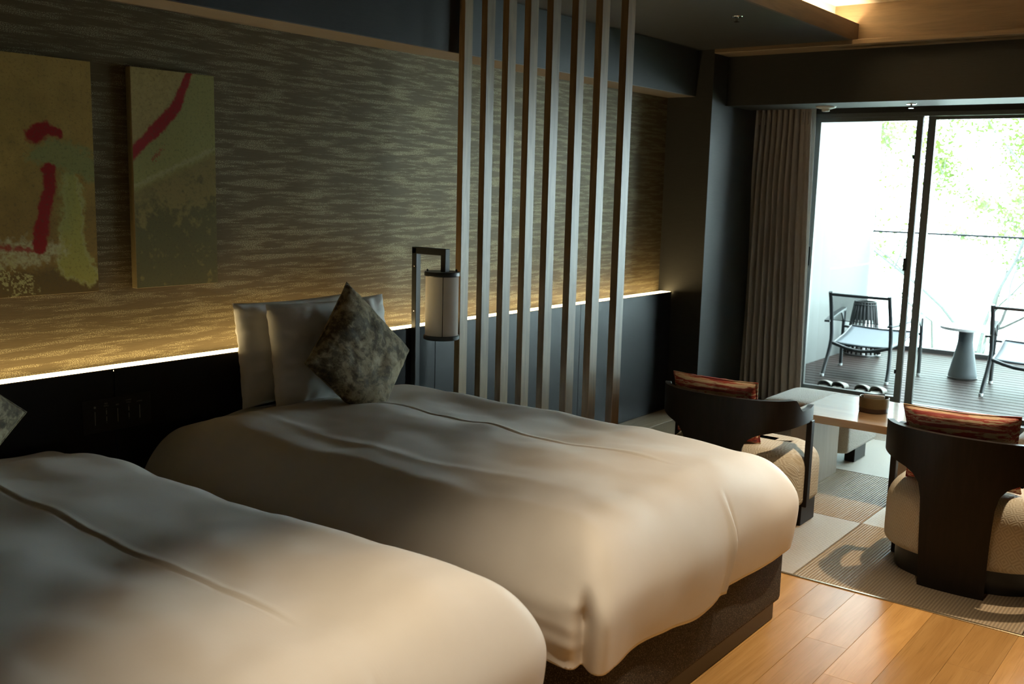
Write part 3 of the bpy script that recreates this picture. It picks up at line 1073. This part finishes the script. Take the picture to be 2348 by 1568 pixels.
def make_chair(x0, yc, label, group):
    t = thing('armchair', label, 'armchair', (x0, yc, 0.002), 0, group)
    # sample angles so that the narrow plank edge is resolved
    sam = []
    n = 400
    last = None
    for i in range(n + 1):
        a = -1 + 2 * i / n
        x, y = chair_path(a)
        z = band_bottom(y, x)
        if last is None or i == n or abs(z - last) > .012 or i % 6 == 0:
            sam.append(a)
            last = z
    th = .026
    outer, inner = [], []
    m_ = 9
    for a in sam:
        x, y = chair_path(a)
        x2, y2 = chair_path(min(1, a + .002)); x1, y1 = chair_path(max(-1, a - .002))
        tx_, ty_ = x2 - x1, y2 - y1
        l_ = math.hypot(tx_, ty_)
        nx_, ny_ = ty_ / l_, -tx_ / l_
        # inward = towards the seat centre
        if nx_ * (.25 - x) + ny_ * (0 - y) < 0:
            nx_, ny_ = -nx_, -ny_
        zb = band_bottom(y, x)
        zt = .632 - .057 * sstep(.155, .215, x) + .006 * sstep(.30, .37, x)
        lean = -.015
        col_o, col_i = [], []
        for j in range(m_):
            z = zb + (zt - zb) * j / (m_ - 1)
            lx = lean * (z / .63) + .006
            col_o.append((x + lx, y, z))
            col_i.append((x + lx + nx_ * th, y + ny_ * th, z))
        outer.append(col_o)
        inner.append(col_i)
    b = bmesh.new()
    O = [[b.verts.new(p) for p in c] for c in outer]
    I = [[b.verts.new(p) for p in c] for c in inner]
    for i in range(len(sam) - 1):
        for j in range(m_ - 1):
            b.faces.new((O[i][j], O[i + 1][j], O[i + 1][j + 1], O[i][j + 1]))
            b.faces.new((I[i][j], I[i][j + 1], I[i + 1][j + 1], I[i + 1][j]))
        b.faces.new((O[i][0], I[i][0], I[i + 1][0], O[i + 1][0]))
        b.faces.new((O[i][-1], O[i + 1][-1], I[i + 1][-1], I[i][-1]))
    for i in (0, -1):
        for j in range(m_ - 1):
            b.faces.new((O[i][j], O[i][j + 1], I[i][j + 1], I[i][j]))
    obj('backrest', b, 'chair_wood', t, sharp=35)
    # D-shaped upholstered seat
    def dplan(inset, front):
        pts = []
        for k in range(41):
            ang = R(-90 + 180 * k / 40)
            c, s = math.cos(ang), math.sin(ang)
            e = 2 / 2.5
            pts.append((.045 + inset + (.26 - inset * .6) * (1 - abs(c) ** e), (.335 - inset) * math.copysign(abs(s) ** e, s)))
        r = .06
        xf = front - inset
        y = .335 - inset
        for k in range(7):
            q = R(90 * k / 6)
            pts.append((xf - r + r * math.sin(q), y - r + r * math.cos(q)))
        for k in range(7):
            q = R(90 * k / 6)
            pts.append((xf - r + r * math.cos(q), -(y - r) - r * math.sin(q)))
        return pts
    rings = []
    prof_ = [(.035 * (1 - math.sin(R(15 * k))), .135 - .035 * math.cos(R(15 * k))) for k in range(7)] + [(0, .2)] + [(.095 * (1 - math.cos(R(9 * k))), .275 + .113 * math.sin(R(9 * k))) for k in range(11)] + [(.16, .392)]
    for ins, z in prof_:
        rings.append([(x, y, z) for x, y in dplan(ins, .535)])
    obj('seat', rings_solid(rings), 'diamond_cloth', t, sharp=60)
    pts = [(x, y) for x, y in dplan(.045, .45)]
    obj('plinth', prism([(min(x, .30), y) for x, y in pts if True][:41] , 0, .112), 'plinth_black', t)
    for s in (-1, 1):
        obj('arm_post', bx(.305, .342, s * .338 - .013, s * .338 + .013, .10, .515, .003, 1), 'chair_wood', t, smooth=False)
        obj('leg', bx(.325, .495, s * .300 - .022, s * .300 + .022, 0, .115, .003, 1), 'chair_wood', t, smooth=False)
    return t
make_chair(4.10, 1.985, 'dark wooden armchair with curved T-shaped back, nearest the slatted screen', 'armchairs')
make_chair(4.045, .906, 'dark wooden armchair with curved T-shaped back, farther from the slatted screen', 'armchairs')
make_pillow('cushion', .43, .31, .13, 'red_stripe', 'red and cream streaked cushion in the armchair nearest the slatted screen', 'cushion', 31,
            (4.272, 2.050, .538), (R(-14), 0, R(90)), 'red streaked cushions', .05, pipe='red_stripe')
make_pillow('cushion', .44, .33, .14, 'red_stripe', 'red and cream streaked cushion in the armchair farther from the slatted screen', 'cushion', 47,
            (4.215, .945, .553), (R(-14), R(2), R(90)), 'red streaked cushions', .07, pipe='red_stripe')

# ================================================================== TABLE, OTTOMANS
tb = thing('low_table', 'low square wooden table with slab legs between armchairs and ottomans', 'table', (5.28, 1.635, .002))
def tbx(name, x0, x1, y0, y1, z0, z1, m_, bev=.002):
    return obj(name, bx(x0 - 5.28, x1 - 5.28, y0 - 1.635, y1 - 1.635, z0 - .002, z1 - .002, bev, 1), m_, tb, smooth=False)
tbx('tabletop', 4.962, 5.60, 1.312, 1.960, .380, .420, 'table_wood')
tbx('leg', 4.972, 5.457, 1.866, 1.956, .002, .381, 'table_leg')
tbx('leg', 4.972, 5.457, 1.316, 1.406, .002, .381, 'table_leg')
def make_ottoman(y0, label):
    t = thing('ottoman', label, 'ottoman', (5.83, y0 + .275, .002), 0, 'ottomans')
    h = .275
    rings = []
    def sq(ins, r=.05):
        p, q = [], h - ins
        for cx_, cy_, a0 in ((1, 1, 0), (-1, 1, 90), (-1, -1, 180), (1, -1, 270)):
            for k in range(7):
                a = R(a0 + 90 * k / 6)
                p.append((cx_ * (q - r) + r * math.cos(a), cy_ * (q - r) + r * math.sin(a)))
        return p
    for ins, z in ((.03, .078), (.008, .082), (0, .10), (0, .27), (.006, .300), (.022, .322), (.05, .334), (.10, .340)):
        rings.append([(x, y, z) for x, y in sq(ins)])
    obj('seat', rings_solid(rings), 'boucle', t, sharp=60)
    for s in (-1, 1):
        obj('leg', bx(-.095, .095, s * .235 - .03, s * .235 + .03, 0, .085, .003, 1), 'chair_wood', t, smooth=False)
    return t
make_ottoman(1.85, 'square cream boucle ottoman on dark plank legs, nearest the brown curtain')
make_ottoman(.47, 'square cream boucle ottoman partly in view beyond the armchair farther from the screen')

# bowl with remote controls
bw = thing('bowl', 'round olive green bowl with a dark brown base band on the low table', 'bowl', (5.272, 1.630, .4200))
b = lathe([(.0735, .024), (.0755, .03), (.0755, .078), (.0735, .080), (.0705, .078), (.0705, .012), (.001, .010)], 48, cap=False)
obj('body', b, 'bowl_green', bw)
obj('base_band', lathe([(.066, 0), (.0735, .003), (.0738, .0245), (.066, .026)], 48), 'bowl_brown', bw)
def remote(label, m_, l, w, h, loc, rot, group):
    o = obj('remote_control', bx(-l / 2, l / 2, -w / 2, w / 2, -h / 2, h / 2, .004, 2), m_)
    o.location = loc
    o.rotation_euler = rot
    tag(o, label, 'remote control', group)
    if m_ == 'remote_white':
        for k in range(3):
            obj('button', lathe([(.0025, h / 2 - .0005), (.0025, h / 2 + .0012)], 10, cx=-l / 2 + .02 + k * .02), 'remote_black', o)
    else:
        for k in range(4):
            obj('button', bx(-l / 2 + .012 + k * .02, -l / 2 + .02 + k * .02, -.008, .008, h / 2 - .0005, h / 2 + .001), 'plinth_black', o, smooth=False)
    return o
remote('slim white remote control standing in the olive bowl', 'remote_white', .104, .042, .013, (5.256, 1.628, .492), (R(-78), R(2), R(-68)), 'remote controls')
remote('black remote control leaning behind the white one in the olive bowl', 'remote_black', .09, .042, .014, (5.288, 1.627, .492), (R(-70), R(-4), R(-68)), 'remote controls')

# ================================================================== CEILING FITTINGS
def sprinkler(loc, label):
    t = thing('sprinkler', label, 'sprinkler', loc, 0, 'ceiling sprinklers')
    obj('escutcheon', lathe([(.032, 0), (.030, -.004), (.010, -.006)], 24), 'chrome', t)
    obj('stem', lathe([(.007, 0), (.007, -.022)], 12), 'chrome', t)
    obj('deflector', lathe([(.016, -.028), (.016, -.0265), (.004, -.022)], 16), 'chrome', t)
sprinkler((5.152, 2.485, ZC), 'small chrome sprinkler head on the dark dropped ceiling')
sprinkler((6.689, 1.99, 2.127), 'small chrome sprinkler head under the dark beam over the window')
sd = thing('smoke_detector', 'round white smoke detector under the beam above the window', 'smoke detector', (6.72, 2.555, 2.127))
obj('base', lathe([(.068, 0), (.064, -.008), (.038, -.016)], 36), 'plastic_white', sd)
obj('sensor', lathe([(.026, -.014), (.026, -.030), (.020, -.033)], 28), 'plastic_white', sd)
# cove light behind the fascia
cl = obj('cove_light', bx(KX + .02, EX - .01, FY + .06, FY + .10, ZC + .031, ZC + .046), 'led_cove', smooth=False)
tag(cl, 'warm strip light glowing behind the coffer fascia nearest the bed wall', 'strip light')
# recessed downlights (outside the picture, over the bed ends and the seats)
def downlight(name, loc, energy, spot, label, aim=None, blend=.85, radius=.03):
    t = thing(name + '_offscreen', label, 'downlight', loc, 0, 'recessed downlights')
    obj('ring', lathe([(.052, 0), (.050, -.004), (.040, -.004), (.036, .0)], 28, cap=False), 'plinth_black', t)
    obj(name + '_lens_offscreen', lathe([(.034, -.0005), (.034, .004)], 24), 'downlight_lens', t)
    ld = bpy.data.lights.new(name + '_beam_offscreen', 'SPOT')
    ld.energy = energy
    ld.color = WARM
    ld.spot_size = R(spot)
    ld.spot_blend = blend
    ld.shadow_soft_size = radius
    lo = bpy.data.objects.new(name + '_beam_offscreen', ld)
    COL.objects.link(lo)
    lo.parent = t
    lo.location = (0, 0, -.012)
    if aim:
        d = Vector(aim) - Vector(loc)
        lo.rotation_euler = d.to_track_quat('-Z', 'Y').to_euler()
    return t
downlight('bed_downlight', (1.55, .75, ZC), P_BED * 1.2, 62, 'recessed downlight over the foot of the bed away from the screen', (1.50, 1.0, .5))
downlight('screen_bed_downlight', (2.95, .75, ZC), P_BED, 66, 'recessed downlight over the foot of the bed beside the screen', (2.9, 1.05, .4))
downlight('seating_downlight', (4.72, .62, 2.702), P_LIVING, 66, 'recessed downlight in the coffer over the armchairs', (4.22, .95, 0), .75, .02)

# ================================================================== BALCONY FURNITURE
def make_outdoor_chair(x0, y0, label):
    """x0,y0: floor centre; faces +x"""
    t = thing('outdoor_chair', label, 'chair', (x0, y0, .0), 0, 'balcony chairs')
    rr = .0145
    for s in (-1, 1):
        # rear leg runs up into the back post, raked and bowed
        pts = []
        for k in range(13):
            z = .01 + .72 * k / 12
            x = -.335 + .105 * math.sin(min(1, z / .34) * math.pi / 2) - .11 * max(0, (z - .34) / .38) ** 1.3
            yy = s * (.272 - .022 * sstep(.0, .35, z) - .004 * sstep(.4, .7, z))
            pts.append((x, yy, z))
        obj('back_post', tube(pts, rr * 1.15, 10), 'outdoor_metal', t)
        obj('front_leg', tube([(.315, s * .345, .01), (.312, s * .343, .30), (.305, s * .338, .505)], rr * 1.1, 10), 'outdoor_metal', t)
        # flat arm from back post to front leg
        arm = bmesh.new()
        P = [(-.335, s * .262), (-.20, s * .290), (.05, s * .325), (.31, s * .345)]
        rings = []
        for (ax, ay), z in zip(P, (.478, .485, .507, .530)):
            rings.append([(ax, ay - .022, z - .008), (ax, ay + .022, z - .008), (ax, ay + .022, z + .008), (ax, ay - .022, z + .008)])
        obj('armrest', rings_solid(rings), 'outdoor_metal', t, smooth=False)
        obj('gusset', rings_solid([[(.20, s * .338 - .006, .515), (.31, s * .338 - .006, .40), (.325, s * .338 - .006, .525)],
                                   [(.20, s * .338 + .006, .515), (.31, s * .338 + .006, .40), (.325, s * .338 + .006, .525)]]), 'outdoor_metal', t, smooth=False)
        obj('seat_rail', tube([(-.20, s * .238, .285), (.10, s * .262, .315), (.33, s * .275, .372)], .010, 8), 'outdoor_metal', t)
        obj('seat_link', tube([(.308, s * .270, .365), (.308, s * .340, .365)], .011, 8), 'outdoor_metal', t)
        for x, y in ((-.335, s * .272), (.315, s * .345)):
            obj('foot', lathe([(.015, 0), (.017, .004), (.017, .022)], 14, cx=x, cy=y), 'foot_clear', t)
    # bowed stretcher at the back of the seat
    pts = [(-.232 - .0 * k, .25 - .5 * k / 12, .288 - .052 * math.sin(math.pi * k / 12)) for k in range(13)]
    obj('stretcher', tube(pts, rr, 10), 'outdoor_metal', t)
    # sling back
    def back(u, v):
        z = .485 + .225 * v
        xb = -.335 + .105 - .11 * max(0, (z - .34) / .38) ** 1.3
        y = .248 - .496 * u
        return Vector((xb - .012 * math.sin(math.pi * u), y, z))
    b, g = surf(back, 16, 8)
    obj('back_sling', b, 'sling', t)
    obj('back_rail', tube([back(0, 1), back(.25, 1), back(.5, 1), back(.75, 1), back(1, 1)], rr * .9, 8), 'outdoor_metal', t)
    obj('back_hem', tube([back(0, 0), back(.25, 0), back(.5, 0), back(.75, 0), back(1, 0)], .0035, 6), 'outdoor_metal', t)
    # sling seat
    def seat(u, v):
        x = -.20 + .53 * v
        z = .287 + .030 * v + .058 * v * v - .010 * math.sin(math.pi * u)
        return Vector((x, (.232 + .035 * v) * (1 - 2 * u), z))
    b, g = surf(seat, 14, 12)
    o = obj('seat_sling', b, 'outdoor_seat', t)
    so = o.modifiers.new('t', 'SOLIDIFY'); so.thickness = .012
    obj('seat_front_bar', tube([seat(0, 1), seat(.5, 1), seat(1, 1)], .011, 8), 'outdoor_metal', t)
    return t
make_outdoor_chair(8.685, 2.770, 'grey metal lounge chair with sling seat by the pale balcony wall')
make_outdoor_chair(8.755, 1.510, 'grey metal lounge chair with sling seat, farther from the pale balcony wall')

ct = thing('side_table', 'balcony side table with grey conical foot and round white top', 'table', (9.15, 2.10, 0))
obj('pedestal', lathe([(.112, .0), (.118, .012), (.112, .05), (.068, .285), (.062, .32), (.062, .425)], 40), 'cone_grey', ct)
obj('base_ring', lathe([(.119, -.0), (.121, .004), (.121, .014), (.117, .016)], 40), 'plinth_black', ct)
obj('tabletop', lathe([(.20, .425), (.215, .430), (.215, .452), (.20, .456)], 48), 'white_top', ct)

# slatted basket lantern
bl = thing('basket_lantern', 'tall black conical lantern of upright slats behind the balcony chair', 'lantern', (9.72, 3.165, 0))
for k in range(22):
    a = 2 * math.pi * k / 22
    c, s = math.cos(a), math.sin(a)
    b = tube([(.165 * c, .165 * s, .03), (.095 * c, .095 * s, .53)], .010, 6)
    obj('slat', b, 'plinth_black', bl)
for z, r_ in ((.02, .168), (.07, .162), (.50, .100), (.525, .096)):
    pts = [(r_ * math.cos(2 * math.pi * k / 32), r_ * math.sin(2 * math.pi * k / 32), z) for k in range(33)]
    obj('hoop', tube(pts, .010, 6), 'plinth_black', bl)
obj('solid_collar', lathe([(.120, .36), (.100, .50)], 32, cap=False), 'plinth_black', bl)
obj('candle_cup', lathe([(.05, .01), (.055, .12), (.05, .12), (.045, .02)], 20), 'white_top', bl)

# slippers
def make_slipper(x, y, rz, label, mirror=1):
    t = thing('slipper', label, 'slipper', (x, y, 0), rz, 'slippers on the deck')
    def out(k, grow=0):
        a = 2 * math.pi * k / 36
        c, s = math.cos(a), math.sin(a)
        w = .043 + .008 * c
        return ((.128 + grow) * math.copysign(abs(c) ** .8, c), (w + grow) * math.copysign(abs(s) ** .85, s) + mirror * .004 * c)
    obj('sole', rings_solid([[(*out(k, -.004), 0) for k in range(36)], [(*out(k), .005) for k in range(36)], [(*out(k), .018) for k in range(36)], [(*out(k, -.006), .023) for k in range(36)]]), 'slipper_dark', t)
    def vamp(u, v):
        # arch over the front part; v from opening to toe
        x = -.015 + .138 * v
        w = (.054 if x < .05 else .054 * math.sqrt(max(.0, 1 - ((x - .05) / .078) ** 2))) + .0005
        hgt = .066 * (1 - .50 * v ** 1.6) if v < 1 else .02
        a = math.pi * u
        return Vector((x - .022 * math.sin(a) * (1 - v), w * math.cos(a), .012 + (hgt - .012) * math.sin(a) ** .8 * (1 if v < .98 else .3)))
    b, g = surf(vamp, 18, 14)
    o = obj('upper', b, 'slipper', t)
    so = o.modifiers.new('t', 'SOLIDIFY'); so.thickness = .006
    obj('insole', rings_solid([[(*out(k, -.008), .022) for k in range(36)], [(*out(k, -.010), .026) for k in range(36)]]), 'slipper', t)
for i, (px_, py_, w_) in enumerate(((7.86, 2.835, 'next to the balcony wall'), (7.87, 2.722, 'second from the balcony wall'), (7.89, 2.545, 'third from the balcony wall'), (7.90, 2.428, 'fourth from the balcony wall'))):
    make_slipper(px_, py_, R(-4 if i % 2 else 3), 'grey felt slipper on the deck behind the glass, ' + w_, 1 if i % 2 else -1)

# ================================================================== TREES
def make_tree(name, label, base, height, seed, lean=(0, 0), leaves=2500, leafmat='leaf', r0=.06, depth=5, spread=.55, lsize=.07, leaf_from=2, bare_low=0.):
    rnd = random.Random(seed)
    t = thing(name, label, 'tree', base, 0, 'trees beyond the balcony')
    bb = bmesh.new()
    tips = []
    def grow(p, d, l, r, lev):
        pts, rad = [p], [r]
        q = p.copy()
        n = 5
        for k in range(n):
            d = (d + Vector((rnd.uniform(-.16, .16), rnd.uniform(-.16, .16), rnd.uniform(-.04, .10)))).normalized()
            q = q + d * l / n
            pts.append(q.copy())
            rad.append(r * (1 - .42 * (k + 1) / n))
            if lev >= leaf_from and q.z > bare_low:
                tips.append((q.copy(), .06 + .07 * l))
        tube(pts, rad, 6 if lev < 2 else 4, bm=bb)
        if lev < depth:
            for c in range(rnd.choice((2, 3, 3))):
                i = rnd.choice((3, 4, 5, 5)) if c else 5
                ax = Vector((rnd.uniform(-1, 1), rnd.uniform(-1, 1), rnd.uniform(-.25, .8)))
                nd_ = (d * (1 - spread) + ax.normalized() * spread * 1.2).normalized()
                grow(pts[i], nd_, l * rnd.uniform(.62, .82), rad[i] * .72, lev + 1)
    grow(Vector((0, 0, 0)), Vector((lean[0], lean[1], 1)).normalized(), height * .36, r0, 0)
    obj('branches', bb, 'bark', t)
    if leaves and tips:
        vs, fs = [], []
        for k in range(leaves):
            c, s_ = rnd.choice(tips)
            c = c + Vector((rnd.gauss(0, s_), rnd.gauss(0, s_), rnd.gauss(0, s_ * .8)))
            a = Vector((rnd.uniform(-1, 1), rnd.uniform(-1, 1), rnd.uniform(-.7, .7))).normalized()
            b_ = a.cross(Vector((rnd.uniform(-1, 1), rnd.uniform(-1, 1), rnd.uniform(-1, 1)))).normalized()
            L = lsize * rnd.uniform(.6, 1.3)
            i = len(vs)
            vs += [c - a * L * .5, c + b_ * L * .28, c + a * L * .5, c - b_ * L * .28]
            fs.append((i, i + 1, i + 2, i + 3))
        me = bpy.data.meshes.new('foliage')
        me.from_pydata([tuple(v) for v in vs], [], fs)
        o = mesh_obj('foliage', me, leafmat, t, False)
        o['kind'] = 'stuff'
    return t
make_tree('leafy_tree', 'light green leafy tree filling the view beyond the glass railing', (15.0, 2.75, -4), 9.4, 5, (.0, .03), 16000, 'leaf', .07, 5, .5, .078)
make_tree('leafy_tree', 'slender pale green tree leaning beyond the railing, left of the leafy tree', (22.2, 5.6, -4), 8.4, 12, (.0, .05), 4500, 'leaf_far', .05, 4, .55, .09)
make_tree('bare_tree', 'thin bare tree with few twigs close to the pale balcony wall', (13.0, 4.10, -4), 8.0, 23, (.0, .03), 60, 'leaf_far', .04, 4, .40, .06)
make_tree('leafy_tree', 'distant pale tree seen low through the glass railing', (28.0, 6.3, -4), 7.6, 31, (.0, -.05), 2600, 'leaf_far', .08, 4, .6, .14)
make_tree('leafy_tree', 'broad unseen green tree added to tint the daylight, beyond the railing past the second balcony chair', (14.5, -2.7, -4), 9.0, 44, (.0, .0), 3500, 'leaf', .08, 5, .55, .12)  # out of view; added so its leaves turn the incoming daylight greenish
make_tree('leafy_tree', 'dense unseen green tree added to tint the daylight, at the far end of the balcony', (13.5, -7.4, -4), 8.6, 52, (.0, .02), 3500, 'leaf', .08, 5, .55, .12)  # second out-of-view tree, added for the green tint on the bed wall
